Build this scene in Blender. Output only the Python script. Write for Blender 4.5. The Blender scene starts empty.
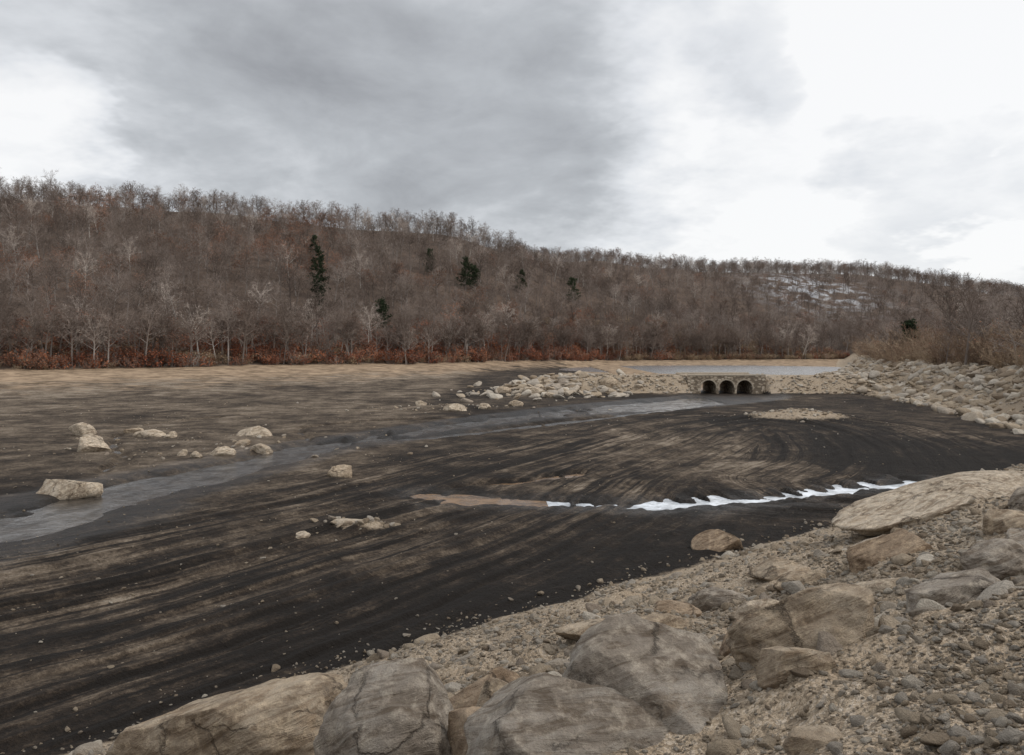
import bpy, bmesh, math, random
import numpy as np
from mathutils import Vector, Matrix
random.seed(7); rng=np.random.default_rng(7)
scene=bpy.context.scene
scene.view_settings.view_transform='Standard'; scene.view_settings.look='None'; scene.view_settings.exposure=0

# ------------------------------------------------------------ noise
def _h(a,b,c,seed):
    v=np.sin(a*127.1+b*311.7+c*74.7+seed*19.19)*43758.5453
    return v-np.floor(v)
def vn3(x,y,z,seed=0):
    xi,yi,zi=np.floor(x),np.floor(y),np.floor(z); fx,fy,fz=x-xi,y-yi,z-zi
    fx=fx*fx*(3-2*fx); fy=fy*fy*(3-2*fy); fz=fz*fz*(3-2*fz)
    r=0
    for i in (0,1):
        for j in (0,1):
            for k in (0,1):
                r=r+_h(xi+i,yi+j,zi+k,seed)*(fx if i else 1-fx)*(fy if j else 1-fy)*(fz if k else 1-fz)
    return r
def vn2(x,y,seed=0):
    xi,yi=np.floor(x),np.floor(y); fx,fy=x-xi,y-yi
    fx=fx*fx*(3-2*fx); fy=fy*fy*(3-2*fy)
    return (_h(xi,yi,0,seed)*(1-fx)*(1-fy)+_h(xi+1,yi,0,seed)*fx*(1-fy)
           +_h(xi,yi+1,0,seed)*(1-fx)*fy+_h(xi+1,yi+1,0,seed)*fx*fy)
def fbm2(x,y,o=4,seed=0):
    r=0;a=.5;t=0
    for i in range(o):
        r=r+a*vn2(x*2**i+i*13.7,y*2**i-i*7.3,seed+i); t+=a; a*=.5
    return r/t
def fbm3(x,y,z,o=4,seed=0):
    r=0;a=.5;t=0
    for i in range(o):
        r=r+a*vn3(x*2**i+i*3.7,y*2**i-i*7.3,z*2**i+i*1.3,seed+i); t+=a; a*=.5
    return r/t
def sst(e0,e1,x):
    t=np.clip((x-e0)/(e1-e0),0,1); return t*t*(3-2*t)

# ------------------------------------------------------------ terrain functions
def polydist(x,y,P):
    P=np.array(P,float); out_d=np.full(x.shape,1e9); out_s=np.zeros(x.shape); out_v=np.zeros(x.shape); L=0
    for a,b in zip(P[:-1],P[1:]):
        dx,dy=b-a; l=math.hypot(dx,dy)
        t=np.clip(((x-a[0])*dx+(y-a[1])*dy)/(l*l),0,1)
        ex=x-a[0]-t*dx; ey=y-a[1]-t*dy; d=np.hypot(ex,ey)
        sg=np.sign(dx*ey-dy*ex)
        m=d<out_d
        out_d=np.where(m,d,out_d); out_s=np.where(m,d*sg,out_s); out_v=np.where(m,L+t*l,out_v); L+=l
    return out_d,out_s,out_v
def spline(P,n=8):
    P=[np.array(p,float) for p in P]; P=[2*P[0]-P[1]]+P+[2*P[-1]-P[-2]]; o=[]
    for i in range(1,len(P)-2):
        for k in range(n):
            t=k/n;a,b,c,d=P[i-1:i+3]
            o.append(.5*((2*b)+(-a+c)*t+(2*a-5*b+4*c-d)*t*t+(-a+3*b-3*c+d)*t**3))
    o.append(P[-2]); return o
STREAM=spline([(36,140),(35.5,128),(32,119),(18,105),(5.6,93),(-3.3,82),(-9.8,71),(-15.5,61),(-18.8,50),(-20.9,42.7),(-22.5,35),(-25,28),(-32,16)],5)
TRACK=spline([(-45,-10),(-22,12),(-13.9,21.7),(-10.2,26),(-4.8,34.6),(2.25,47.4),(11,64),(19,79),(25.5,84),(29.5,77),(27.5,64),(23.5,53),(18.7,46)],6)
PUD=[(-5.0,42.8),(-1,41.6),(3,40.4),(7,39.9),(11,41.0),(16,42.8),(20,45.0),(24,47.0)]
def Ys(x): return np.interp(x,[-600,-300,-112,-32,10,40,100,150,250,900],[60,120,176,231,293,340,372,378,400,420])
def xb(y): return np.interp(y,[-50,60,73,98,123,150,200,300,375,500],[48,46,47,53,56.5,60,78,120,152,180])
def h1(x): return np.interp(x,[-800,-400,-275,-168,-60,-30,-6,20,47,101,155,260],[76,87,84,77,68,63,54,45,35,19,6,3])
def h2(x): return np.interp(x,[-600,-100,43,99,211,290,380,430,493,576,900,1500],[80,102,100,97,87,88,84,77,65,58,40,30])
def bank_s(x,y): return -.66*x+.75*y + 2.0*(fbm2(x*.16,y*.16,3,5)-.5)+.7*(fbm2(x*.7,y*.7,2,6)-.5)
def height(x,y,full=False):
    s=bank_s(x,y)
    zb=6.4-.376*s
    zb=.5*(zb+np.sqrt(zb*zb+.05))
    zb=np.minimum(zb,6.4-.3*sst(-6,1,s))
    zb=zb+sst(.1,1.0,zb)*(.55*(fbm2(x*.45,y*.45,3,11)-.5)+.22*(fbm2(x*2.1,y*2.1,3,12)-.5))
    e=x-xb(y)+3*(fbm2(x*.1,y*.1,3,8)-.5)
    zr=4.9*sst(0,14,e)+.5*(fbm2(x*.3,y*.3,3,14)-.5)*sst(0,6,e)
    ys=Ys(x)
    Wd=np.interp(x,[-60,-20,20],[105,80,25]); Rr=np.interp(x,[-60,0,40],[2.6,2.4,1.2])
    tt=np.clip((y-(ys-Wd)+10*(fbm2(x*.03,y*.03,3,24)-.5))/Wd,0,1)
    bed=Rr*tt**1.4
    bed=bed+.14*(fbm2(x*.25,y*.25,4,21)-.35)*1.0+.08*(fbm2(x*1.3,y*1.3,3,22)-.4)
    bed=bed+sst(.05,.4,tt)*.7*(fbm2(x*.06,y*.12,4,23)-.5)
    d,sg,v=polydist(x,y,TRACK)
    amp=sst(16,6,d)*sst(120,95,y)*(1-sst(.02,.5,zb))*(.5+.5*sst(.35,.6,fbm2(x*.08,y*.06,3,34)))
    wob=1.5*fbm2(x*.10,y*.10,4,33)
    rut=(vn2((sg+wob)*1.9,v*.035,31)-.5)+.6*(vn2((sg+wob)*4.2,v*.08,32)-.5)
    c2=-.60*x+.80*y+1.6*fbm2(x*.07,y*.07,3,36); a2=.8*x+.6*y
    amp2=sst(40,24,s)*sst(.4,.6,fbm2(x*.1,y*.1,3,37))*(1-sst(.02,.5,zb))
    bed=bed+amp*.22*rut+amp2*.13*(vn2(c2*2.1,a2*.04,38)-.5)
    bed=bed+.08
    ds,_,vs=polydist(x,y,STREAM)
    w=np.interp(vs,[0,10,22,45,60,75,95,110,140],[5.6,6.0,6.0,5.6,3.3,2.3,2.1,2.8,3.4])
    dsn=ds+3.6*(fbm2(x*.4,y*.25,4,41)-.5)
    carve=.5*sst(w*1.2,w*.45,dsn)
    bed=bed-carve+.08*sst(w*2.6,w*1.4,ds)*sst(w*.9,w*1.4,ds)
    bed=bed+.5*sst(.58,.70,fbm2(x*.25+3,y*.16,4,48))*sst(30,40,y)*sst(w*1.3,w*.5,ds)*sst(125,112,y)
    for (ch,cwid,cdep,sd) in CHANNELS:
        dc,_,_=polydist(x,y,ch); dc=dc+1.5*(fbm2(x*.6,y*.4,3,sd)-.5)
        bed=bed-cdep*sst(cwid*1.4,cwid*.3,dc)
    dp,sp,vp=polydist(x,y,PUD)
    pw=np.interp(vp,[0,3,6,10,14,18,26,30],[1.1,1.6,1.1,.75,.7,.7,.65,.5])
    rag=.42*(fbm2(x*1.1,y*1.6,4,52)-.5)
    bed=bed-.36*np.exp(-(dp/(pw*1.1))**2)+rag*np.exp(-(dp/2.0)**2)
    teeth=sst(.45,.75,vn2(x*2.0+.35*y,y*.08,51))*sst(5,9,x)*np.exp(-((sp-.9)/1.3)**2)*sst(25,22,x)
    bed=bed-.34*teeth
    bed=np.where(y<150,np.maximum(bed,-.5),bed)
    bed=bed+.95*np.exp(-((x-30.7)/4.8)**2-((y-86)/3.4)**2)
    bed=bed+.26*np.exp(-((x+6.6)/1.7)**2-((y-34.6+.25*(x+6.6))/.8)**2)
    bed=bed+.5*np.exp(-((x+8)/6)**2-((y-99)/3)**2)
    fp=sst(0,.6,1-(((x-75)/66)**2+((y-270)/60)**2))
    bed=bed-1.5*fp
    cx=sst(3,12,x)*(1-sst(28.6,29.2,x)*(1-sst(41.2,41.8,x)))
    cw=2.85-.62*np.maximum(np.abs(y-136)-3.3,0)+.25*(fbm2(x*.5,y*.5,2,61)-.5)
    cw=np.where(x>3,cw*cx,-9)
    cw=np.where(x>66,-9,cw)
    rm=2.5*np.exp(-((x-9)/9)**2-((y-141)/9)**2)
    bedc=np.maximum(np.maximum(bed,cw),bed+rm*(1-sst(26,29,x)))
    t=np.clip((y-ys)/np.maximum(430-ys,20),0,1)
    beh=1-.5*sst(430,540,y)
    hz=h1(x)*t**1.1*beh
    z2=h2(x)*sst(520,900,y)*(1-.3*sst(950,1600,y))
    hill=np.maximum(hz,z2)+9*(fbm2(x*.012,y*.012,4,71)-.5)*np.clip(hz/25+z2/40,0,1)
    hill=np.where(y>ys,hill,0)
    base=bedc+hill
    land=np.maximum(zb,zr+np.where(y>ys,hill*.9,0))
    z=base+np.maximum(land-np.maximum(base,0),0)
    if not full: return z
    return dict(z=z,zb=zb,zr=zr,e=e,s=s,tt=tt,ys=ys,d=d,sg=sg+wob,v=v,ds=ds,w=w,dp=dp,cw=cw,rm=rm,bed=bed,hill=hill,t=t)
CHANNELS=[(spline([(28,112),(20,99),(10,88),(2,79),(-6,70),(-12,66)],4),1.3,.38,43),
          (spline([(-5,87),(-14,84),(-20,77),(-18,70),(-15.5,63)],4),.6,.28,44),
          (spline([(-30,92),(-36,80),(-33,66),(-27,56),(-26,50)],4),.4,.24,45),
          ([(-3,45),(1,47),(4,50)],.6,.26,46)]
def hz1(x,y): return float(height(np.array([float(x)]),np.array([float(y)]))[0])

# ------------------------------------------------------------ node helpers
def newmat(name):
    m=bpy.data.materials.new(name); m.use_nodes=True; nt=m.node_tree; nt.nodes.clear(); return m,nt
class G:
    def __init__(s,nt): s.nt=nt
    def n(s,t,props=None,ins=None):
        nd=s.nt.nodes.new(t)
        for k,v in (props or {}).items(): setattr(nd,k,v)
        for k,v in (ins or {}).items():
            sk=nd.inputs[k]
            if isinstance(v,bpy.types.NodeSocket): s.nt.links.new(v,sk)
            else: sk.default_value=v
        return nd
    def math(s,op,a,b=0.0,c=None):
        i={0:a,1:b}
        if c is not None: i[2]=c
        return s.n('ShaderNodeMath',{'operation':op},i).outputs[0]
    def mix(s,f,a,b,bt='MIX'):
        nd=s.nt.nodes.new('ShaderNodeMix'); nd.data_type='RGBA'; nd.blend_type=bt
        for sk,v in ((nd.inputs[0],f),(nd.inputs[6],a),(nd.inputs[7],b)):
            if isinstance(v,bpy.types.NodeSocket): s.nt.links.new(v,sk)
            elif sk.type=='RGBA': sk.default_value=tuple(v)+(1,) if len(v)==3 else v
            else: sk.default_value=v
        return nd.outputs[2]
    def noise(s,vec,scale,detail=5,rough=.55,dist=0.0):
        i={'Scale':scale,'Detail':detail,'Roughness':rough,'Distortion':dist}
        if vec is not None: i['Vector']=vec
        return s.n('ShaderNodeTexNoise',None,i).outputs['Fac']
    def mr(s,v,a,b,c=0.0,d=1.0,smooth=True):
        return s.n('ShaderNodeMapRange',{'interpolation_type':'SMOOTHSTEP' if smooth else 'LINEAR'},{0:v,1:a,2:b,3:c,4:d}).outputs[0]
    def ramp(s,f,stops):
        nd=s.n('ShaderNodeValToRGB',None,{0:f}); el=nd.color_ramp.elements
        while len(el)<len(stops): el.new(.5)
        for e,(p,c) in zip(el,stops): e.position=p; e.color=tuple(c)+(1,)
        return nd.outputs[0]
    def vmul(s,v,k): return s.n('ShaderNodeVectorMath',{'operation':'MULTIPLY'},{0:v,1:k}).outputs[0]
    def bump(s,h,st,dist): return s.n('ShaderNodeBump',None,{'Height':h,'Strength':st,'Distance':dist}).outputs[0]
    def out(s,sh): s.n('ShaderNodeOutputMaterial',None,{0:sh})
    def pbr(s,col,rough=.9,normal=None,spec=.3):
        i={'Base Color':col,'Roughness':rough,'Specular IOR Level':spec}
        if not isinstance(col,bpy.types.NodeSocket): i['Base Color']=tuple(col)+(1,)
        if normal is not None: i['Normal']=normal
        return s.n('ShaderNodeBsdfPrincipled',None,i).outputs[0]

# ------------------------------------------------------------ materials
def mat_ground():
    m,nt=newmat('ground_material'); g=G(nt)
    pos=g.n('ShaderNodeTexCoord').outputs['Object']
    a1=g.n('ShaderNodeAttribute',{'attribute_name':'mask'}).outputs['Color']
    a2=g.n('ShaderNodeAttribute',{'attribute_name':'mask2'}).outputs['Color']
    fl=g.n('ShaderNodeAttribute',{'attribute_name':'flow'}).outputs['Vector']
    s1=g.n('ShaderNodeSeparateColor',None,{0:a1}); s2=g.n('ShaderNodeSeparateColor',None,{0:a2})
    fz=g.n('ShaderNodeSeparateXYZ',None,{0:fl})
    cmb=g.n('ShaderNodeCombineXYZ',None,{0:fz.outputs[0],1:fz.outputs[1]}).outputs[0]
    big=g.noise(g.vmul(pos,(1,.7,1)),.09,5,.6,.5)
    A=g.math('MULTIPLY',fz.outputs[2],g.mr(g.noise(pos,.13,3,.6,.4),.36,.6,.45,1.0))
    st1=g.noise(g.vmul(cmb,(.8,.05,1)),1.0,5,.65)
    st2=g.noise(g.vmul(cmb,(5.5,.16,1)),1.0,3,.6,.3)
    st3=g.noise(g.vmul(cmb,(2.0,.03,1)),1.0,2,.5,.2)
    rp=g.n('ShaderNodeMapping',None,{'Vector':pos,'Rotation':(0,0,math.radians(-37))}).outputs[0]
    st4=g.noise(g.vmul(rp,(.05,1.9,1)),1.0,4,.65,.15)
    iso=g.noise(pos,.35,6,.65)
    fine=g.noise(pos,9,4,.7); clod=g.noise(pos,2.6,5,.75)
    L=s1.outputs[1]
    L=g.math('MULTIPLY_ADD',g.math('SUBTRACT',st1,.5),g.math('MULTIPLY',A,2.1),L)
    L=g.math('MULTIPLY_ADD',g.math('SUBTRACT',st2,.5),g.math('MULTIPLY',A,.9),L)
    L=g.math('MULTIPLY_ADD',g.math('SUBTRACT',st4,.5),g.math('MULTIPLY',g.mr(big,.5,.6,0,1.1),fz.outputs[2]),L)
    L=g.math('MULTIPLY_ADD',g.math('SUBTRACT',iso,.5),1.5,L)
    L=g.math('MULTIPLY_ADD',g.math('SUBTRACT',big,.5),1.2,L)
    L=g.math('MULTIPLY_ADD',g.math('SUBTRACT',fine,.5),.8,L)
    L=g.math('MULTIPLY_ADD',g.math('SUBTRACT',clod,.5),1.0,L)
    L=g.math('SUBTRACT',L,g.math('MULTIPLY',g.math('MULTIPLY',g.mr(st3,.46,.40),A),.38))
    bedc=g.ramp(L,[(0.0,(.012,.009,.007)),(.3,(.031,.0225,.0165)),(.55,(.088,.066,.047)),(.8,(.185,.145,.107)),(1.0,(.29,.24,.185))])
    vb=g.n('ShaderNodeTexVoronoi',None,{'Vector':pos,'Scale':3.2})
    spk=g.math('MULTIPLY',g.mr(vb.outputs['Distance'],.16,.08),g.mr(g.n('ShaderNodeSeparateColor',None,{0:vb.outputs['Color']}).outputs[0],.86,.9))
    bedc=g.mix(g.math('MULTIPLY',spk,.75),bedc,(.26,.215,.165))
    sn=g.mr(g.math('ADD',s2.outputs[0],g.math('MULTIPLY',g.math('SUBTRACT',g.noise(g.vmul(pos,(.5,1,1)),.3,6,.72),.5),1.9)),.3,.75)
    sand=g.mix(g.mr(iso,.3,.7),(.17,.12,.075),(.47,.345,.235))
    c=g.mix(sn,bedc,sand)
    bn=g.mr(g.math('ADD',s1.outputs[0],g.math('MULTIPLY',g.math('SUBTRACT',clod,.5),.5)),.35,.6)
    v1=g.n('ShaderNodeTexVoronoi',None,{'Vector':pos,'Scale':14.0}); v2=g.n('ShaderNodeTexVoronoi',None,{'Vector':pos,'Scale':42.0})
    sv=g.n('ShaderNodeSeparateColor',None,{0:v1.outputs['Color']}).outputs[0]
    sv2=g.n('ShaderNodeSeparateColor',None,{0:v2.outputs['Color']}).outputs[0]
    gc=g.ramp(g.math('ADD',g.math('MULTIPLY',sv,.45),g.math('MULTIPLY',sv2,.55)),[(.1,(.20,.155,.11)),(.4,(.36,.285,.205)),(.65,(.46,.375,.28)),(.95,(.58,.50,.41))])
    gc=g.mix(g.mr(g.noise(pos,.8,5,.65),.4,.7,0,.75),gc,(.41,.315,.22))
    gc=g.mix(g.mr(big,.5,.7,0,.4),gc,(.25,.20,.15))
    c=g.mix(bn,c,gc)
    ff=g.ramp(g.noise(pos,.12,6,.75),[(.3,(.07,.05,.040)),(.55,(.12,.086,.066)),(.75,(.17,.12,.09))])
    c=g.mix(s1.outputs[2],c,ff)
    c=g.mix(g.math('MULTIPLY',s2.outputs[2],g.mr(big,.46,.58)),c,(.50,.52,.55))
    rough=g.mr(g.math('ADD',s2.outputs[1],g.math('MULTIPLY',g.math('SUBTRACT',iso,.5),.8)),.3,.8,.95,.42)
    hb=g.math('ADD',g.math('MULTIPLY',fine,.7),g.math('MULTIPLY',clod,2.0))
    hb=g.math('ADD',hb,g.math('MULTIPLY',g.math('MULTIPLY',st2,fz.outputs[2]),1.2))
    hb=g.math('ADD',hb,g.math('MULTIPLY',g.math('MULTIPLY',g.math('SUBTRACT',1.0,v1.outputs['Distance']),s1.outputs[0]),.5))
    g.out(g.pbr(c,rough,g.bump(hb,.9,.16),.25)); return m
def mat_rock(name,instanced):
    m,nt=newmat(name); g=G(nt)
    tc=g.n('ShaderNodeTexCoord').outputs['Object']; oi=g.n('ShaderNodeObjectInfo')
    if instanced:
        base=g.ramp(oi.outputs['Random'],[(0,(.28,.22,.16)),(.2,(.44,.355,.26)),(.45,(.53,.44,.335)),(.65,(.45,.405,.35)),(.85,(.66,.595,.50)),(1,(.33,.27,.215))])
        nz=g.noise(tc,2.5,5,.75); c=g.mix(g.mr(nz,.35,.7),g.mix(.35,base,(.13,.10,.075)),base)
        g.out(g.pbr(c,.92,g.bump(nz,.8,.4),.15)); return m
    off=g.n('ShaderNodeVectorMath',{'operation':'ADD'},{0:tc,1:g.vmul(g.n('ShaderNodeCombineXYZ',None,{0:oi.outputs['Random'],1:oi.outputs['Random']}).outputs[0],(40,70,0))}).outputs[0]
    base=oi.outputs['Color']
    n1=g.noise(off,1.1,7,.62,.6); n2=g.noise(off,6,8,.68); n3=g.noise(off,45,4,.7)
    st=g.noise(g.vmul(g.n('ShaderNodeMapping',None,{'Vector':off,'Rotation':(.45,.3,.5)}).outputs[0],(.8,1.2,5)),1.3,7,.68,1.1)
    c=g.mix(g.mr(n1,.38,.66),g.mix(1.0,base,(.62,.58,.54),'MULTIPLY'),base)
    c=g.mix(g.mr(st,.38,.56,.0,1),g.mix(1.0,c,(.52,.47,.42),'MULTIPLY'),c)
    c=g.mix(g.mr(n2,.45,.72,0,.7),c,g.mix(1.0,base,(1.42,1.37,1.28),'MULTIPLY'))
    c=g.mix(g.mr(g.noise(off,2.6,8,.78,.4),.56,.70,0,.65),c,(.11,.09,.075))
    c=g.mix(g.mr(g.noise(off,1.1,6,.65,.5),.55,.70,0,.5),c,(.40,.28,.175))
    c=g.mix(g.mr(n3,.35,.7,0,.35),c,(.16,.135,.115))
    wn=g.n('ShaderNodeTexNoise',None,{'Vector':off,'Scale':3.5,'Detail':6.0,'Roughness':.7}).outputs['Color']
    vc=g.n('ShaderNodeTexVoronoi',{'feature':'DISTANCE_TO_EDGE'},{'Vector':g.n('ShaderNodeVectorMath',{'operation':'ADD'},{0:g.vmul(off,(1,.6,1.5)),1:g.vmul(wn,(.5,.5,.5))}).outputs[0],'Scale':.75}).outputs[0]
    msk=g.mr(g.noise(off,1.7,3,.6),.42,.56)
    crack=g.math('SUBTRACT',1.0,g.math('MULTIPLY',g.mr(vc,0,.03,1,0),msk))
    c=g.mix(g.math('MULTIPLY',g.mr(vc,0,.02,.65,0),msk),c,(.05,.04,.032))
    h=g.math('ADD',g.math('MULTIPLY',n2,1.2),g.math('MULTIPLY',n3,.22)); h=g.math('ADD',h,g.math('MULTIPLY',crack,.6)); h=g.math('ADD',h,g.math('MULTIPLY',st,1.5))
    g.out(g.pbr(c,.9,g.bump(h,.95,.1),.2)); return m
def mat_bark(name,stops,dk):
    m,nt=newmat(name); g=G(nt); oi=g.n('ShaderNodeObjectInfo').outputs['Random']
    tc=g.n('ShaderNodeTexCoord').outputs['Object']; z=g.n('ShaderNodeSeparateXYZ',None,{0:tc}).outputs[2]
    base=g.ramp(oi,stops)
    c=g.mix(g.mr(z,3,11),base,g.mix(1.0,base,dk,'MULTIPLY'))
    g.out(g.n('ShaderNodeBsdfDiffuse',None,{'Color':c}).outputs[0]); return m
def mat_leaf(name,a,b):
    m,nt=newmat(name); g=G(nt); oi=g.n('ShaderNodeObjectInfo').outputs['Random']
    g.out(g.n('ShaderNodeBsdfDiffuse',None,{'Color':g.mix(oi,a,b)}).outputs[0]); return m
M_ground=mat_ground(); M_rock=mat_rock('boulder_rock',False); M_stone=mat_rock('stone_rock',True)
M_bark=mat_bark('bark',[(0,(.13,.11,.098)),(.35,(.195,.168,.150)),(.7,(.265,.232,.21)),(.93,(.35,.32,.295)),(1,(.58,.55,.51))],(.89,.82,.78))
M_brush=mat_bark('brush_bark',[(0,(.20,.14,.105)),(.5,(.30,.22,.16)),(1,(.42,.335,.245))],(.9,.85,.8))
M_rust=mat_leaf('rust_leaves',(.19,.095,.062),(.32,.155,.095)); M_red=mat_leaf('red_leaves',(.21,.072,.045),(.36,.155,.085))
M_needle=mat_leaf('pine_needles',(.016,.024,.014),(.036,.046,.026)); M_tan=mat_leaf('dry_leaves',(.28,.21,.135),(.44,.335,.22))
def mat_water(name,col,ior,rough,bs=.12,lo=.55):
    m,nt=newmat(name); g=G(nt); pos=g.n('ShaderNodeTexCoord').outputs['Object']
    nb=g.bump(g.noise(g.vmul(pos,(1,1,1)),3.0,5,.65),bs,.05)
    fr=g.n('ShaderNodeFresnel',None,{'IOR':ior}).outputs[0]
    fr=g.math('MULTIPLY',fr,g.mr(g.noise(g.vmul(pos,(.6,.35,1)),1.2,6,.7,.6),.35,.65,lo,1.0))
    cc=g.mix(g.mr(g.noise(pos,.9,6,.7),.35,.65),tuple(q*.5 for q in col),tuple(q*1.3 for q in col))
    d=g.n('ShaderNodeBsdfDiffuse',None,{'Color':cc}).outputs[0]
    gl=g.n('ShaderNodeBsdfGlossy',None,{'Color':(1,1,1,1),'Roughness':rough,'Normal':nb}).outputs[0]
    g.out(g.n('ShaderNodeMixShader',None,{0:fr,1:d,2:gl}).outputs[0]); return m
M_water=mat_water('stream_water',(.055,.047,.04),1.72,.16,.75,.45)
M_ice=mat_water('meltwater_ice',(.62,.66,.71),1.8,.14,.3)
M_mud=mat_water('muddy_water',(.20,.125,.07),1.36,.18,.3)
def mat_wall():
    m,nt=newmat('rubble_masonry'); g=G(nt); pos=g.n('ShaderNodeTexCoord').outputs['Object']
    br=g.n('ShaderNodeTexVoronoi',None,{'Vector':g.vmul(pos,(1.8,1.8,3.0)),'Scale':1.0})
    cc=g.n('ShaderNodeSeparateColor',None,{0:br.outputs['Color']}).outputs[0]
    c=g.ramp(cc,[(0,(.32,.26,.195)),(.5,(.45,.37,.28)),(1,(.58,.50,.40))])
    c=g.mix(g.mr(br.outputs['Distance'],.4,.6),c,(.20,.16,.12))
    g.out(g.pbr(c,.95,g.bump(g.math('SUBTRACT',1.0,br.outputs['Distance']),.7,.12),.2)); return m
M_wall=mat_wall()
def mat_plain(name,c,r=.8):
    m,nt=newmat(name); g=G(nt); pos=g.n('ShaderNodeTexCoord').outputs['Object']
    g.out(g.pbr(g.mix(g.noise(pos,5,5,.7),tuple(x*.6 for x in c),tuple(min(1,x*1.3) for x in c)),r,None,.2)); return m

# ------------------------------------------------------------ mesh helper
def link(o): scene.collection.objects.link(o); return o
def mesh_np(name,V,F,smooth=True,mats=(),midx=None):
    me=bpy.data.meshes.new(name); V=np.asarray(V,np.float32)
    if isinstance(F,np.ndarray):
        nf,k=F.shape
        me.vertices.add(len(V)); me.vertices.foreach_set('co',V.ravel())
        me.loops.add(nf*k); me.loops.foreach_set('vertex_index',F.astype(np.int32).ravel())
        me.polygons.add(nf); me.polygons.foreach_set('loop_start',np.arange(0,nf*k,k,dtype=np.int32))
        me.update(calc_edges=True); me.validate()
    else:
        me.from_pydata([tuple(map(float,v)) for v in V],[],F); me.update()
    if smooth: me.polygons.foreach_set('use_smooth',[True]*len(me.polygons))
    for m in mats: me.materials.append(m)
    if midx is not None: me.polygons.foreach_set('material_index',midx)
    return me

# ------------------------------------------------------------ ground sheet
ys=[-18.0]
while ys[-1]<2600: ys.append(ys[-1]+max(.09,.0058*abs(ys[-1])) if ys[-1]>4 else ys[-1]+.25)
ys=np.array(ys); nc=800
sc=np.linspace(-1,1,nc); sc=sc*(.75+.25*sc*sc)
YY,SS=np.meshgrid(ys,sc,indexing='ij'); XX=SS*(26+np.maximum(YY,0)*.98)
x=XX.ravel(); y=YY.ravel()
CH=60000
res=[]
for i in range(0,len(x),CH):
    r=height(x[i:i+CH],y[i:i+CH],True); res.append(r)
T={k:np.concatenate([r[k] for r in res]) for k in res[0]}
z=T['z']; nr=len(ys)
idx=np.arange(nr*nc).reshape(nr,nc)
F=np.stack([idx[:-1,:-1],idx[:-1,1:],idx[1:,1:],idx[1:,:-1]],-1).reshape(-1,4)
me=mesh_np('ground',np.stack([x,y,z],1),F,True,[M_ground])
bank=sst(-.02,.30,T['zb'])
bank=np.maximum(bank,sst(.0,2.5,T['e'])*(y<420))
bank=np.maximum(bank,np.where((T['cw']>.15),1,0)*.95)
bank=np.maximum(bank,np.exp(-((x-30.7)/5.0)**2-((y-86)/3.8)**2)*1.2)
bank=np.maximum(bank,.75*np.exp(-((x+6.6)/1.8)**2-((y-34.6+.25*(x+6.6))/.8)**2))
bank=np.maximum(bank,sst(.2,.9,T['rm']))
forest=sst(-1,3,y-T['ys'])*(1-sst(0,5,T['e'])*(y<300))
forest=np.maximum(forest,sst(14,22,T['e'])*(y>85))
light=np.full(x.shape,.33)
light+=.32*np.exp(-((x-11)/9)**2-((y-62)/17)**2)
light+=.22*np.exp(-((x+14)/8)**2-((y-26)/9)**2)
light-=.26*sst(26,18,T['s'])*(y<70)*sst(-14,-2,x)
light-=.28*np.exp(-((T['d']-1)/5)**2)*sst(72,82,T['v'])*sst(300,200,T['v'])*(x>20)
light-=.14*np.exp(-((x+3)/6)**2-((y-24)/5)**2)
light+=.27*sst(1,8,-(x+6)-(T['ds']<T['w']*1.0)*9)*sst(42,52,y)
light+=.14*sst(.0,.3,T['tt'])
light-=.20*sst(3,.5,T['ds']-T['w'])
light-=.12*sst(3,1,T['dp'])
tan=sst(.45,.95,T['tt'])*sst(20,-10,x)*.95+.50*sst(.0,.45,T['tt'])
tan=np.where((x>20)&(y>141),.75,tan)
tan=np.where(forest>.5,0,tan)
wet=sst(5,0,T['ds']-T['w'])*.9+.7*np.exp(-(T['dp']/3)**2)+.25*(y<40)
snow=np.exp(-((x-285)/48)**2-((y-760)/70)**2)
def setcol(nm,a,b,c):
    at=me.attributes.new(nm,'FLOAT_COLOR','POINT'); at.data.foreach_set('color',np.stack([a,b,c,np.ones_like(a)],1).astype(np.float32).ravel())
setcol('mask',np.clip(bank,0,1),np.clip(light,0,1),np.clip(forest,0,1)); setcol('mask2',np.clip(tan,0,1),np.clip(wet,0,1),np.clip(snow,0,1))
amp=(.05+.95*sst(18,7,T['d']))*sst(130,95,y)
at=me.attributes.new('flow','FLOAT_VECTOR','POINT'); at.data.foreach_set('vector',np.stack([T['sg'],T['v'],amp],1).astype(np.float32).ravel())
link(bpy.data.objects.new('ground',me))

# ------------------------------------------------------------ water sheets
def sheet(name,poly,z,mat):
    me=mesh_np(name,[(a,b,z) for a,b in poly],[list(range(len(poly)))],False,[mat]); return link(bpy.data.objects.new(name,me))
sheet('stream_water',[(-60,5),(-14,5),(-12,46),(5,75),(25,95),(48,118),(48,150),(22,150),(-30,95),(-60,60)],-.115,M_water)
sheet('meltwater_puddle',[(2.0,36),(28,40),(28,52),(1.6,46)],-.115,M_ice)
sheet('muddy_puddle',[(-9,37),(2.0,36),(1.6,46),(7,49),(7,54),(-9,54)],-.115,M_mud)
sheet('pond_water',[(5,200),(160,200),(170,335),(5,335)],-.25,mat_water('pond_surface',(.16,.16,.16),2.3,.2,.6,.8))

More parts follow.
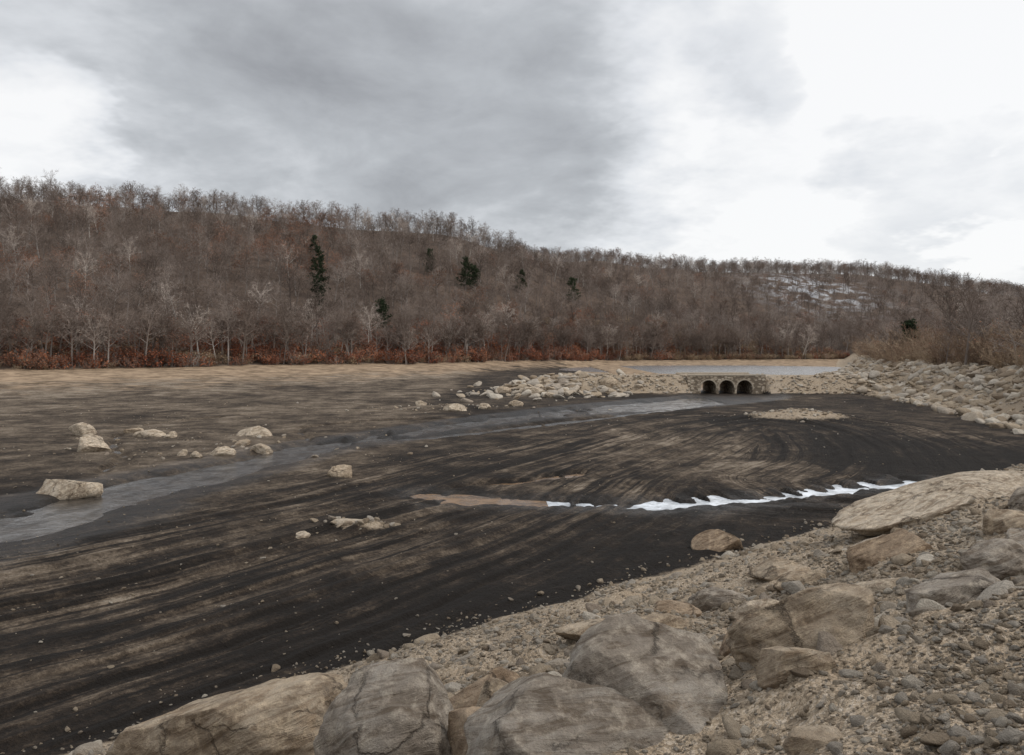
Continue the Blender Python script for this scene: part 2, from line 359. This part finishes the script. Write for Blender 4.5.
# ------------------------------------------------------------ rocks
def rock_geo(sub,seed,cuts=9,amp=.16,squash=(1,1,1),lo=.45,hi=.82,terr=0.0):
    bm=bmesh.new(); bmesh.ops.create_icosphere(bm,subdivisions=sub,radius=1)
    V=np.array([v.co[:] for v in bm.verts]); F=np.array([[v.index for v in f.verts] for f in bm.faces]); bm.free()
    r=np.random.default_rng(seed); N=V.copy()
    V=V*(1+.25*(fbm3(N[:,0]*1.1+seed,N[:,1]*1.1,N[:,2]*1.1,2,seed)[:,None]-.5)*2)
    for k in range(cuts):
        n=r.normal(size=3); n/=np.linalg.norm(n); d=r.uniform(lo,hi)
        over=np.maximum(V@n-d,0); V=V-over[:,None]*n*.93
    if terr:
        t=fbm3(V[:,0]*1.5+seed,V[:,1]*1.5,V[:,2]*2.4,3,seed+2)*7; fl=np.floor(t); st=(fl+sst(.35,.65,t-fl))/7
        V=V*(1+terr*(st-.5)[:,None]*2)
    q=V*2.2+seed*3.1
    f=fbm3(q[:,0],q[:,1],q[:,2],6 if sub>4 else 2,seed+5)
    rg=1-np.abs(fbm3(q[:,0]*.6,q[:,1]*.6,q[:,2]*1.6,3,seed+9)-.5)*4
    V=V*(1+amp*(f-.5)[:,None]*1.6-.05*amp/.16*np.clip(rg,0,1)[:,None])
    return V*np.array(squash),F
stone_col=bpy.data.collections.new('stone_prototypes')
for k in range(10):
    V,F=rock_geo(3 if k%2 else 2,100+k,13,.07,(1,.72+.03*k,.5+.03*k),.38,.78); me_=mesh_np('stone_%02d'%k,V,F,False,[M_stone]); stone_col.objects.link(bpy.data.objects.new('stone_%02d'%k,me_))

def scatter(name,pts,rots,scls,pid,coll):
    me=bpy.data.meshes.new(name); n=len(pts); me.vertices.add(n); me.vertices.foreach_set('co',np.asarray(pts,np.float32).ravel())
    a=me.attributes.new('rot','FLOAT_VECTOR','POINT'); a.data.foreach_set('vector',np.asarray(rots,np.float32).ravel())
    a=me.attributes.new('scl','FLOAT_VECTOR','POINT'); a.data.foreach_set('vector',np.asarray(scls,np.float32).ravel())
    a=me.attributes.new('pid','INT','POINT'); a.data.foreach_set('value',np.asarray(pid,np.int32))
    o=link(bpy.data.objects.new(name,me))
    ng=bpy.data.node_groups.new(name+'_nodes','GeometryNodeTree')
    ng.interface.new_socket('Geometry',in_out='INPUT',socket_type='NodeSocketGeometry'); ng.interface.new_socket('Geometry',in_out='OUTPUT',socket_type='NodeSocketGeometry')
    N=ng.nodes; L=ng.links
    gi=N.new('NodeGroupInput'); go=N.new('NodeGroupOutput'); ci=N.new('GeometryNodeCollectionInfo'); ci.inputs['Collection'].default_value=coll
    ci.inputs['Separate Children'].default_value=True; ci.inputs['Reset Children'].default_value=True
    ip=N.new('GeometryNodeInstanceOnPoints'); ip.inputs['Pick Instance'].default_value=True
    def na(t,nm):
        q=N.new('GeometryNodeInputNamedAttribute'); q.data_type=t; q.inputs['Name'].default_value=nm; return [s for s in q.outputs if s.enabled and s.name=='Attribute'][0]
    er=N.new('FunctionNodeEulerToRotation')
    L.new(gi.outputs[0],ip.inputs['Points']); L.new(ci.outputs[0],ip.inputs['Instance']); L.new(na('INT','pid'),ip.inputs['Instance Index'])
    L.new(na('FLOAT_VECTOR','rot'),er.inputs[0]); L.new(er.outputs[0],ip.inputs['Rotation']); L.new(na('FLOAT_VECTOR','scl'),ip.inputs['Scale']); L.new(ip.outputs[0],go.inputs[0])
    md=o.modifiers.new('scatter','NODES'); md.node_group=ng; return o
def stones(name,x,y,s,sink=.15,flat=1.0):
    n=len(x); z=height(x,y)+s*.3-s*sink
    rots=np.stack([rng.uniform(-.5,.5,n),rng.uniform(-.5,.5,n),rng.uniform(0,6.28,n)],1)
    sc=np.stack([s*rng.uniform(.8,1.35,n),s*rng.uniform(.7,1.1,n),s*flat*rng.uniform(.7,1.15,n)],1)
    return scatter(name,np.stack([x,y,z],1),rots,sc,rng.integers(0,10,n),stone_col)
n=130000
d=3.0*(60/3.0)**rng.random(n); u=rng.uniform(-.78,.82,n); X=u*d; Y=d
s=bank_s(X,Y); smin=.008+.0012*d
sz=smin*(1-rng.random(n))**(-1/2.4); sz=np.minimum(sz,.05+.003*d+.06*rng.random(n))
clump=fbm2(X*.5,Y*.5,3,91)
keep=(s<17.3+rng.normal(size=n)*.5)&(rng.random(n)<sst(.30,.65,clump)*.8+.2)&(X<44)
X,Y,sz=X[keep],Y[keep],sz[keep]
stones('bank_gravel',X,Y,sz,.12)
n=1700; d=5*(50/5)**rng.random(n); u=rng.uniform(-.75,.8,n); X=u*d;Y=d; s=bank_s(X,Y); k=(s<16.5)&(s>3.0)&(rng.random(n)<sst(.35,.6,fbm2(X*.3,Y*.3,3,92)))
X,Y=X[k],Y[k]; sz=.09+.28*rng.random(len(X))**2.4+.004*Y; stones('riprap_stones',X,Y,sz,.3)
n=3800; Y=rng.uniform(58,230,n); X=xb(Y)+rng.uniform(-1.5,13.5,n); sz=.25+1.15*rng.random(n)**2.6; stones('shore_riprap',X,Y,sz,.2)
n=2300; X=rng.uniform(4,64,n); side=np.where(rng.random(n)<.75,-1,1); Y=136+side*rng.uniform(3.0,7.8,n); k=(X<29)|(X>42)
X,Y=X[k],Y[k]; sz=.10+.38*rng.random(len(X))**2.8; stones('causeway_rubble',X,Y,sz,.15)
n=420; a=rng.uniform(0,6.28,n); r=np.abs(rng.normal(size=n)); X=7+8*r*np.cos(a); Y=132+10*r*np.sin(a); sz=.4+1.3*rng.random(n)**2; k=X<27; stones('boulder_heap',X[k],Y[k],sz[k],.2,.8)
X=np.concatenate([30.7+rng.normal(size=300)*3.0,-6.6+rng.normal(size=50)*1.1,-8+rng.normal(size=90)*5,-24+rng.normal(size=90)*7])
Y=np.concatenate([86+rng.normal(size=300)*1.9,34.6+rng.normal(size=50)*.35,99+rng.normal(size=90)*3,62+rng.normal(size=90)*7])
sz=.08+.30*rng.random(len(X))**2.5; stones('mound_stones',X,Y,sz,.2)
n=1700; d=16*(115/16)**rng.random(n); u=rng.uniform(-.72,.7,n); X=u*d;Y=d; k=(bank_s(X,Y)>17)&(rng.random(n)<np.where(X<-6,.8,.3)); X,Y=X[k],Y[k]
sz=.012+.0009*Y+.09*rng.random(len(X))**7; stones('bed_stones',X,Y,sz,.1)

TAN=(.56,.465,.355,1); GREY=(.475,.43,.375,1); PALE=(.68,.59,.475,1); BRN=(.49,.38,.275,1)
B=[(-3.3,9.9,3.4,2.0,1.75,TAN,1),(-1.1,8.1,1.8,1.5,1.90,GREY,2),(.40,6.9,1.9,1.5,1.70,GREY,3),(1.2,7.3,1.8,1.4,1.50,GREY,27),(1.85,8.6,1.3,1.2,1.05,BRN,4),
(3.05,7.9,1.75,1.3,1.4,TAN,5),(5.1,9.2,1.35,1.2,.85,GREY,6),(14.0,24.8,8.8,5.4,1.9,PALE,7),(7.1,15,1.6,1.3,1.0,BRN,8),(7.3,11.9,1.2,1.0,.8,GREY,9),
(8.1,31,2.3,1.4,1.1,BRN,10),(6.5,19.5,1.6,1.2,.8,TAN,11),(-.3,10.4,1.1,.9,.7,BRN,12),(1.55,11.3,1.0,.7,.5,PALE,13),(2.1,5.6,.6,.5,.4,TAN,14),
(1.5,14.5,1.5,1.0,.6,TAN,15),(4.2,13.5,1.1,.8,.6,PALE,16),(9.8,15.8,1.6,1.1,.8,TAN,17),(4.6,17.5,1.5,1.0,.7,GREY,18),(-5.2,13.6,1.3,1.0,.6,PALE,19),(12.0,17.5,2.2,1.5,.8,TAN,20),
(-2.3,12.6,.9,.8,.4,TAN,22),(19,33,3.2,2,1.0,PALE,23),(.05,9.0,1.2,.9,1.0,TAN,24),(2.9,9.8,.9,.7,.6,BRN,25),(-.25,7.7,.8,.8,.9,BRN,26),(3.2,15.6,1.0,.8,.5,BRN,30),
(4.0,10.2,1.3,.9,.6,TAN,54),(5.9,12.6,1.0,.9,.6,PALE,55),(8.6,13.2,1.3,1,.6,GREY,56),(2.4,12.6,1.2,.9,.5,TAN,57),(5.6,15.6,1.1,.8,.6,TAN,58),(2.5,7.0,.8,.6,.5,TAN,59),(-3.9,14.6,1.0,.7,.4,BRN,60),(8.4,18,1.4,1,.7,PALE,61),
(13.5,20.5,1.8,1.2,.9,GREY,62),(17.5,27.5,2.6,1.8,1.3,TAN,63),
(-31.5,59.8,3.2,2.4,2.5,PALE,31),(-23.6,43,3.8,2.8,2.4,PALE,32),(-37.5,70,2.6,1.9,1.9,PALE,33),(-31.5,69.6,3.2,2.0,1.3,PALE,34),(-29.2,68.5,1.5,1.1,.9,PALE,35),
(-20.6,57,2.2,1.4,1.1,PALE,36),(-22.4,69.6,3.4,2.1,1.7,PALE,37),(-18.6,60,2.0,1.4,1.2,PALE,38),(-10.2,48,1.8,1.3,1.3,TAN,39),(-6.8,95.5,3.2,2,2.0,PALE,40),(-11.6,101,1.7,1.3,1.3,PALE,41),
(-22.0,56,1.1,.9,.8,PALE,42),(-23.6,57.3,1.1,.9,.8,PALE,43),(-21.5,63.5,1.9,1.2,.9,TAN,44),(-6.9,34.8,3.1,1.1,.75,PALE,45),(-8.7,32.9,.8,.5,.35,PALE,46),(-3.2,97,1.9,1.4,1.2,PALE,47),(0.5,104,2.4,1.8,1.5,TAN,48),(-34,72,1.8,1.4,1.0,TAN,49),
(16,131,3.4,2.4,2.4,TAN,50),(3,126,3.2,2.4,2.1,PALE,51),(6,120,2.4,1.9,1.6,PALE,52),(-1.5,130,2.8,2,1.8,TAN,53)]
for (bx,by,w,dp_,hh,tint,sd) in B:
    if sd==7: V,F=rock_geo(6,54,8,.12,lo=.62,hi=.88,terr=.05)
    else: V,F=rock_geo(6 if by<12 and w>1.1 else 5 if by<25 else 4,sd*7+3,9,.14,terr=.06)
    V=V/np.abs(V).max(0)*np.array([w/2,dp_/2,hh/2])
    me_=mesh_np('boulder',V,F,True,[M_rock]); o=link(bpy.data.objects.new('boulder',me_)); o.color=tint
    o.location=(bx,by,hz1(bx,by)+hh*.07); o.rotation_euler=(random.uniform(-.15,.15),random.uniform(-.15,.15),random.uniform(-.35,.35))
    if sd==7: o.rotation_euler=(-.14,-.13,.25); o.location.z-=.08
    if sd==45: o.rotation_euler=(0,0,-.2); o.location.z=.10
# ------------------------------------------------------------ trees
class MB:
    def __init__(s): s.V=[];s.F=[];s.M=[]
    def tube(s,P,R,n,m=0):
        b=len(s.V)
        for i,(p,r) in enumerate(zip(P,R)):
            t=(P[min(i+1,len(P)-1)]-P[max(i-1,0)]).normalized(); a=t.orthogonal().normalized(); c=t.cross(a)
            for k in range(n):
                th=6.2832*k/n; s.V.append(p+(a*math.cos(th)+c*math.sin(th))*r)
        for i in range(len(P)-1):
            for k in range(n):
                s.F.append((b+i*n+k,b+i*n+(k+1)%n,b+(i+1)*n+(k+1)%n,b+(i+1)*n+k)); s.M.append(m)
    def rib(s,a,b_,w,m=0):
        d=(b_-a); o=d.cross(Vector((random.gauss(0,1),random.gauss(0,1),random.gauss(0,1)))).normalized()*w*.5
        i=len(s.V); s.V+= [a-o,a+o,b_]; s.F.append((i,i+1,i+2)); s.M.append(m)
    def leaf(s,p,z,m):
        a=Vector((random.gauss(0,1),random.gauss(0,1),random.gauss(0,1))).normalized(); b=a.orthogonal().normalized()
        i=len(s.V); s.V+=[p-a*z,p+b*z*.7,p+a*z,p-b*z*.7]; s.F.append((i,i+1,i+2,i+3)); s.M.append(m)
    def mesh(s,name,mats):
        me=bpy.data.meshes.new(name); me.from_pydata([tuple(v) for v in s.V],[],s.F)
        for m in mats: me.materials.append(m)
        me.polygons.foreach_set('material_index',s.M); return me
def rv(k=1): return Vector((random.gauss(0,k),random.gauss(0,k),random.gauss(0,k)))
def branch(p,d,L,seg,wob,up):
    P=[p.copy()]
    for i in range(seg):
        d=(d+rv(wob)+Vector((0,0,up))).normalized(); p=p+d*(L/seg); P.append(p.copy())
    return P
def at(P,t):
    f=t*(len(P)-1); i=min(int(f),len(P)-2); return P[i].lerp(P[i+1],f-i)
def bare_tree(name,seed,H,spread,n1,low,leafm=None,nleaf=0,lsz=.2,tw=.06):
    random.seed(seed); mb=MB()
    T=branch(Vector((0,0,-.5)),Vector((random.gauss(0,.06),random.gauss(0,.06),1)),H*.70,6,.06,.15)
    R=[H*.0125*(1-.62*(i/6)) for i in range(7)]; mb.tube(T,R,5)
    for i in range(n1):
        f=(i+random.random()*.8)/n1; t=min(low+(1.0-low)*f**.8,.995); az=i*2.4+random.uniform(-.5,.5); el=math.radians(random.uniform(18,42)+38*f)
        dr=Vector((math.cos(az)*math.cos(el),math.sin(az)*math.cos(el),math.sin(el)))
        L=H*spread*random.uniform(.75,1.12); P=branch(at(T,t),dr,L,4,.16,.07)
        r0=H*.0052*(1.25-.5*f); mb.tube(P,[r0*(1-.21*k) for k in range(5)],3)
        for j in range(7):
            t2=.22+.78*(j+random.random())/7; d2=((P[-1]-P[0]).normalized()+rv(.6)+Vector((0,0,.05))).normalized(); L2=L*.42*(1.25-t2)*random.uniform(.7,1.3)+.35
            Q=branch(at(P,min(t2,.99)),d2,L2,2,.2,.03)
            mb.rib(Q[0],Q[1],.08); mb.rib(Q[1],Q[2],.06)
            for k in range(5):
                p=at(Q,random.uniform(.2,.98)); d3=((Q[-1]-Q[0]).normalized()+rv(.7)).normalized(); L3=random.uniform(.5,1.2)*H/16
                e=p+d3*L3; mb.rib(p,e,tw)
                for q in range(2):
                    p4=p.lerp(e,random.uniform(.2,.9)); e4=p4+(d3+rv(.8)).normalized()*random.uniform(.3,.75)*H/16; mb.rib(p4,e4,tw*.9)
                    if leafm and random.random()<nleaf: mb.leaf(e4+rv(.1),lsz*random.uniform(.6,1.3),1)
    return mb.mesh(name,[M_bark]+([leafm] if leafm else []))
def shrub(name,seed,H,leafm,nl,lsz,stems=13,tw=.025,bark=None):
    random.seed(seed); mb=MB()
    for i in range(stems):
        az=random.uniform(0,6.28); el=math.radians(random.uniform(42,86)); dr=Vector((math.cos(az)*math.cos(el),math.sin(az)*math.cos(el),math.sin(el)))
        P=branch(Vector((random.gauss(0,.3),random.gauss(0,.3),-.1)),dr,H*random.uniform(.55,1.1),4,.16,.05); r=.03*max(1,H/4); mb.tube(P,[r,r*.8,r*.6,r*.4,r*.2],3)
        for j in range(int(9+H)):
            p=at(P,random.uniform(.2,.99)); d=((P[-1]-P[0]).normalized()+rv(.5)).normalized(); e=p+d*random.uniform(.3,.9)*(.4+H/5); mb.rib(p,e,tw)
            for k in range(4):
                p4=p.lerp(e,random.random()); e4=p4+(d+rv(.7)).normalized()*random.uniform(.2,.5)*(.4+H/5); mb.rib(p4,e4,tw*.75)
                if random.random()<nl: mb.leaf(e4+rv(.08),lsz*random.uniform(.6,1.3),1)
    return mb.mesh(name,[bark or M_bark,leafm])
def pine(name,seed,H,wid,dens=1.0):
    random.seed(seed); mb=MB(); T=branch(Vector((0,0,-.4)),Vector((0,0,1)),H,8,.02,.1); mb.tube(T,[H*.013*(1-.9*i/8) for i in range(9)],6)
    nw=int(18*dens)
    for i in range(nw):
        t=.18+.81*i/nw
        for j in range(5):
            if random.random()<.25: continue
            az=random.uniform(0,6.28); el=math.radians(random.uniform(-5,25)+20*t)
            dr=Vector((math.cos(az)*math.cos(el),math.sin(az)*math.cos(el),math.sin(el)))
            L=wid*(1-t)**.5*random.uniform(.35,1.3)+.35; P=branch(at(T,t),dr,L,3,.10,.04); mb.tube(P,[.06,.045,.03,.01],3)
            for k in range(int(3+L*2.0)):
                c=at(P,random.uniform(.25,1))+rv(.16)
                for q in range(6): mb.leaf(c+rv(.22),random.uniform(.14,.32),1)
    return mb.mesh(name,[M_bark,M_needle])
tree_col=bpy.data.collections.new('tree_prototypes')
protos=[('t00',bare_tree('t00',1,16,.33,13,.42)),('t01',bare_tree('t01',2,15,.36,13,.36)),('t02',bare_tree('t02',3,17,.31,13,.5)),('t03',bare_tree('t03',4,14,.38,13,.32)),
('t04',bare_tree('t04',5,16,.34,12,.45)),('t05',bare_tree('t05',6,18,.29,13,.55)),
('t06',bare_tree('t06',7,15,.34,12,.36,M_rust,.38,.17)),('t07',bare_tree('t07',8,13,.38,12,.3,M_rust,.6,.18)),
('t08',shrub('t08',9,3.2,M_red,.6,.15)),('t09',shrub('t09',10,2.6,M_red,.42,.15)),('t10',shrub('t10',11,6.0,M_tan,.12,.10,15,.05,M_brush)),('t11',shrub('t11',12,3.0,M_rust,.4,.13)),
('t12',bare_tree('t12',13,9,.42,12,.22)),('t13',shrub('t13',14,7.5,M_rust,.10,.12,12,.055,M_brush)),('t14',shrub('t14',15,2.2,M_tan,.35,.1,14,.035,M_brush))]
for nm,m_ in protos: tree_col.objects.link(bpy.data.objects.new(nm,m_))
PINES=[(-70,290,20,4.4),(-42,258,12,3.8),(-36,350,12,3.6),(-20,345,15,4.6),(-16,349,12,3.8),(30,395,13,4.6),(79.5,160,8.5,2.8),(-66,272,13,4.0),(-85,345,12,3.2),(4,372,11,3.2)]
def forest(name,X,Y,pid,smin=.75,smax=1.2):
    n=len(X); Z=height(X,Y)-.2
    s=rng.uniform(smin,smax,n)
    rots=np.stack([rng.normal(size=n)*.04,rng.normal(size=n)*.04,rng.uniform(0,6.28,n)],1)
    scatter(name,np.stack([X,Y,Z],1),rots,np.stack([s*1.16,s*1.16,s*rng.uniform(.85,1.08,n)],1),pid,tree_col)
def pick(n,items,w): return rng.choice(items,size=n,p=np.array(w)/sum(w))
def jgrid(x0,x1,y0,y1,sp):
    a,b=np.meshgrid(np.arange(x0,x1,sp),np.arange(y0,y1,sp)); a=a.ravel();b=b.ravel()
    return a+rng.uniform(-.6,.6,len(a))*sp,b+rng.uniform(-.6,.6,len(a))*sp
def clear(X,Y):
    k=np.ones(len(X),bool)
    for (a,b,h,w) in PINES: k&=np.hypot(X-a,(Y-b+4)*.6)>w*1.0
    return k
X,Y=jgrid(-420,240,110,490,6.6)
k=(Y>Ys(X)+1)&(np.abs(X)<.70*Y+10)&(X<xb(Y)+60)&clear(X,Y); X,Y=X[k],Y[k]
rn=fbm2(X*.02,Y*.02,3,81); pid=pick(len(X),[0,1,2,3,4,5,12],[3,3,2,3,3,1,1]); r=rng.random(len(X))
pid=np.where(r<sst(.50,.70,rn)*.5+.02,rng.integers(6,8,len(X)),pid)
forest('hillside_forest',X,Y,pid,.58,1.04); n_h=len(X)
X,Y=jgrid(-60,800,500,1010,10.0)
n=len(X); k=(X<.71*Y)&(X>-.10*Y)&((np.exp(-((X-285)/42)**2-((Y-750)/60)**2)<.4)|(rng.random(n)<.6)); X,Y=X[k],Y[k]
pid=pick(len(X),[0,1,2,3,4,5,6],[3,3,1,3,3,.5,1.0]); forest('ridge_forest',X,Y,pid,.75,1.2); print('trees',n_h,len(X))
n=260; X=rng.uniform(-190,150,n); Y=Ys(X)+rng.uniform(0,8,n); forest('shoreline_trees',X,Y,pick(n,[0,2,3,4,5,12],[3,3,1,3,2,1]),.7,1.05)
n=3300; X=rng.uniform(-200,160,n); Y=Ys(X)+np.abs(rng.normal(size=n))*20-.5; rn=fbm2(X*.04,Y*.04,3,83)+.18*(X<15)-.1*(X>30)-.3*(X>70)
pid=np.where(rng.random(n)<sst(.38,.56,rn)*.9,pick(n,[8,9,11],[3,3,3]),pick(n,[14,9,11],[3,.5,1])); forest('shoreline_shrubs',X,Y,pid,.6,1.5)
n=1400; Y=75*(420/75)**rng.random(n); X=xb(Y)+11+np.abs(rng.normal(size=n))*18; k=(X<.80*Y)&clear(X,Y); X,Y=X[k],Y[k]
pid=pick(len(X),[0,3,12,10,13],[.5,.7,1,6,5]); pid=np.where((X-xb(Y)<17)&(rng.random(len(X))<.6),pick(len(X),[10,13,14],[2,1,3]),pid); forest('bank_thicket',X,Y,pid,.5,1.0)
for i,(a,b,h,w) in enumerate(PINES):
    o=link(bpy.data.objects.new('pine_tree',pine('pine_tree',40+i,h,w))); o.location=(a,b,hz1(a,b)-.2)

# ------------------------------------------------------------ culvert bridge
root=link(bpy.data.objects.new('stone_culvert_bridge',None)); root.location=(35.2,0,0)
y0,y1,zt=131.2,140.8,2.95; prof=[(-6.4,-.6)]
for cxx in (-2.95,0,2.95):
    r=1.3; prof.append((cxx-r,-.6))
    for k in range(17):
        th=math.pi*(1-k/16); prof.append((cxx+r*math.cos(th),.95+r*math.sin(th)))
    prof.append((cxx+r,-.6))
prof.append((6.4,-.6))
V=[];Fc=[];n=len(prof)
for (px,pz) in prof: V+=[(px,y0,pz),(px,y1,pz),(px,y0,zt),(px,y1,zt)]
for i in range(n-1):
    a,b=4*i,4*(i+1); Fc.append((a,b,b+1,a+1))
    if abs(prof[i][0]-prof[i+1][0])>1e-5: Fc+=[(a,a+2,b+2,b),(a+1,b+1,b+3,a+3),(a+2,a+3,b+3,b+2)]
Fc+=[(0,1,3,2),(4*(n-1),4*(n-1)+2,4*(n-1)+3,4*(n-1)+1)]
o=link(bpy.data.objects.new('masonry_wall',mesh_np('masonry_wall',V,Fc,False,[M_wall]))); o.parent=root
M_ring=mat_plain('arch_stone',(.50,.43,.34))
for ai,cxx in enumerate((-2.95,0,2.95)):
    V=[];Fc=[]
    for k in range(13):
        th0=math.pi*(k/13)+.012; th1=math.pi*((k+1)/13)-.012; b=len(V)
        for yy in (y0-.08,y0+.3):
            for rr,th in ((1.29,th0),(1.47,th0),(1.47,th1),(1.29,th1)): V.append((cxx+rr*math.cos(th),yy,.95+rr*math.sin(th)))
        Fc+=[(b,b+1,b+2,b+3),(b+4,b+7,b+6,b+5),(b,b+3,b+7,b+4),(b+1,b+5,b+6,b+2),(b,b+4,b+5,b+1),(b+3,b+2,b+6,b+7)]
    o=link(bpy.data.objects.new('arch_ring_%d'%(ai+1),mesh_np('arch_ring',V,Fc,False,[M_ring]))); o.parent=root
def box(name,c,sz,mat,parent=None,rot=0):
    bm=bmesh.new(); bmesh.ops.create_cube(bm,size=1); bmesh.ops.scale(bm,vec=sz,verts=bm.verts); bmesh.ops.bevel(bm,geom=bm.edges[:],offset=min(sz)*.12,segments=2,affect='EDGES')
    me=bpy.data.meshes.new(name); bm.to_mesh(me); bm.free(); me.materials.append(mat); o=link(bpy.data.objects.new(name,me)); o.location=c; o.rotation_euler=(0,0,rot); o.parent=parent; return o
box('coping',(0,y0+.22,zt+.12),(12.8,.55,.22),M_ring,root)
box('coping_rear',(0,y1-.22,zt+.12),(12.8,.55,.22),M_ring,root)

# ------------------------------------------------------------ utility pole
M_wood=mat_plain('weathered_wood',(.20,.17,.14)); M_dark=mat_plain('insulator',(.25,.27,.28),.4)
zp=hz1(86,158); pr=link(bpy.data.objects.new('utility_pole',None)); pr.location=(86,158,zp)
mb=MB(); mb.tube([Vector((0,0,-.3)),Vector((0,0,6)),Vector((0,0,13.5))],[.19,.16,.12],10); me_=mb.mesh('pole',[M_wood]); o=link(bpy.data.objects.new('pole',me_)); o.parent=pr
box('crossarm',(0,0,12.7),(2.6,.12,.14),M_wood,pr)
for i,q in enumerate((-1.2,-.6,.6,1.2)): box('insulator_%d'%i,(q,0,12.88),(.1,.1,.2),M_dark,pr)

# ------------------------------------------------------------ sky
w=bpy.data.worlds.new('World'); scene.world=w; w.use_nodes=True; nt=w.node_tree; nt.nodes.clear(); g=G(nt)
SUN_AZ=math.radians(88); SUN_EL=math.radians(46)
sky=g.n('ShaderNodeTexSky',{'sky_type':'NISHITA','sun_disc':False,'sun_elevation':SUN_EL,'sun_rotation':SUN_AZ})
D=g.n('ShaderNodeTexCoord').outputs['Generated']; sx=g.n('ShaderNodeSeparateXYZ',None,{0:D})
den=g.math('ADD',g.math('MAXIMUM',sx.outputs[2],0.0),.30)
P=g.n('ShaderNodeCombineXYZ',None,{0:g.math('DIVIDE',sx.outputs[0],den),1:g.math('DIVIDE',sx.outputs[1],den),2:sx.outputs[2]}).outputs[0]
n1=g.noise(P,1.5,6,.57,.4); n2=g.noise(P,4.6,6,.6,.4)
warp=g.n('ShaderNodeVectorMath',{'operation':'SUBTRACT'},{0:g.n('ShaderNodeTexNoise',None,{'Vector':P,'Scale':2.2,'Detail':5.0,'Roughness':.6}).outputs['Color'],1:(.5,.5,.5)}).outputs[0]
DW=g.n('ShaderNodeVectorMath',{'operation':'NORMALIZE'},{0:g.n('ShaderNodeVectorMath',{'operation':'ADD'},{0:D,1:g.vmul(warp,(.46,.2,.38))}).outputs[0]}).outputs[0]
b=g.math('MULTIPLY_ADD',g.math('SUBTRACT',n1,.5),.75,.72)
b=g.math('MULTIPLY_ADD',g.math('SUBTRACT',n2,.5),.40,b)
def blob(u,wv,r0,r1,a,b,yy=1):
    v=Vector((u,yy,wv)).normalized(); dt=g.n('ShaderNodeVectorMath',{'operation':'DOT_PRODUCT'},{0:DW,1:tuple(v)}).outputs['Value']
    return g.math('MULTIPLY_ADD',g.mr(dt,math.cos(math.radians(r1)),math.cos(math.radians(r0))),a,b)
b=blob(.42,.25,5,21,.32,b); b=blob(.75,.42,2,16,.20,b); b=blob(-.10,.33,3,22,-.23,b); b=blob(-.32,.27,2,14,-.10,b); b=blob(-.45,.36,2,12,-.08,b)
b=blob(-.62,.215,2,7,.26,b); b=blob(.56,.16,1,8,-.30,b); b=blob(.60,.09,1,4,.30,b); b=blob(.33,.37,1,6,-.24,b); b=blob(.12,.20,1,7,-.10,b)
b=blob(.5,.9,30,90,.35,b,-1)  # unseen bright sky patch added behind the camera, lifts camera-facing boulder sides
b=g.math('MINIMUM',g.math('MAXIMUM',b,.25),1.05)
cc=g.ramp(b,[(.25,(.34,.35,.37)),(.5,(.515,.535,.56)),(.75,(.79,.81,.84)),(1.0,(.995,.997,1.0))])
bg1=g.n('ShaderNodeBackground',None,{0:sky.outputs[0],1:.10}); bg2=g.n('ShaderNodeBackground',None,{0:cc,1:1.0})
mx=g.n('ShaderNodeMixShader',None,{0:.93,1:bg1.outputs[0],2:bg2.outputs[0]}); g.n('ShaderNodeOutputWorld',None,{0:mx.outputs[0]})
sl=bpy.data.lights.new('sun','SUN'); sl.energy=1.5; sl.angle=math.radians(11); sl.color=(1,.94,.86); so=link(bpy.data.objects.new('sun',sl))
dv=Vector((math.sin(SUN_AZ)*math.cos(SUN_EL),math.cos(SUN_AZ)*math.cos(SUN_EL),math.sin(SUN_EL))); so.rotation_euler=(-dv).to_track_quat('-Z','Y').to_euler()

# ------------------------------------------------------------ camera
cam=bpy.data.cameras.new('camera'); co=link(bpy.data.objects.new('camera',cam)); co.location=(0,0,8); co.rotation_euler=(math.pi/2,0,0)
cam.sensor_width=36; cam.lens=36*800/1024; cam.shift_y=-32.5/1024; cam.clip_end=6000; cam.clip_start=.05
scene.camera=co
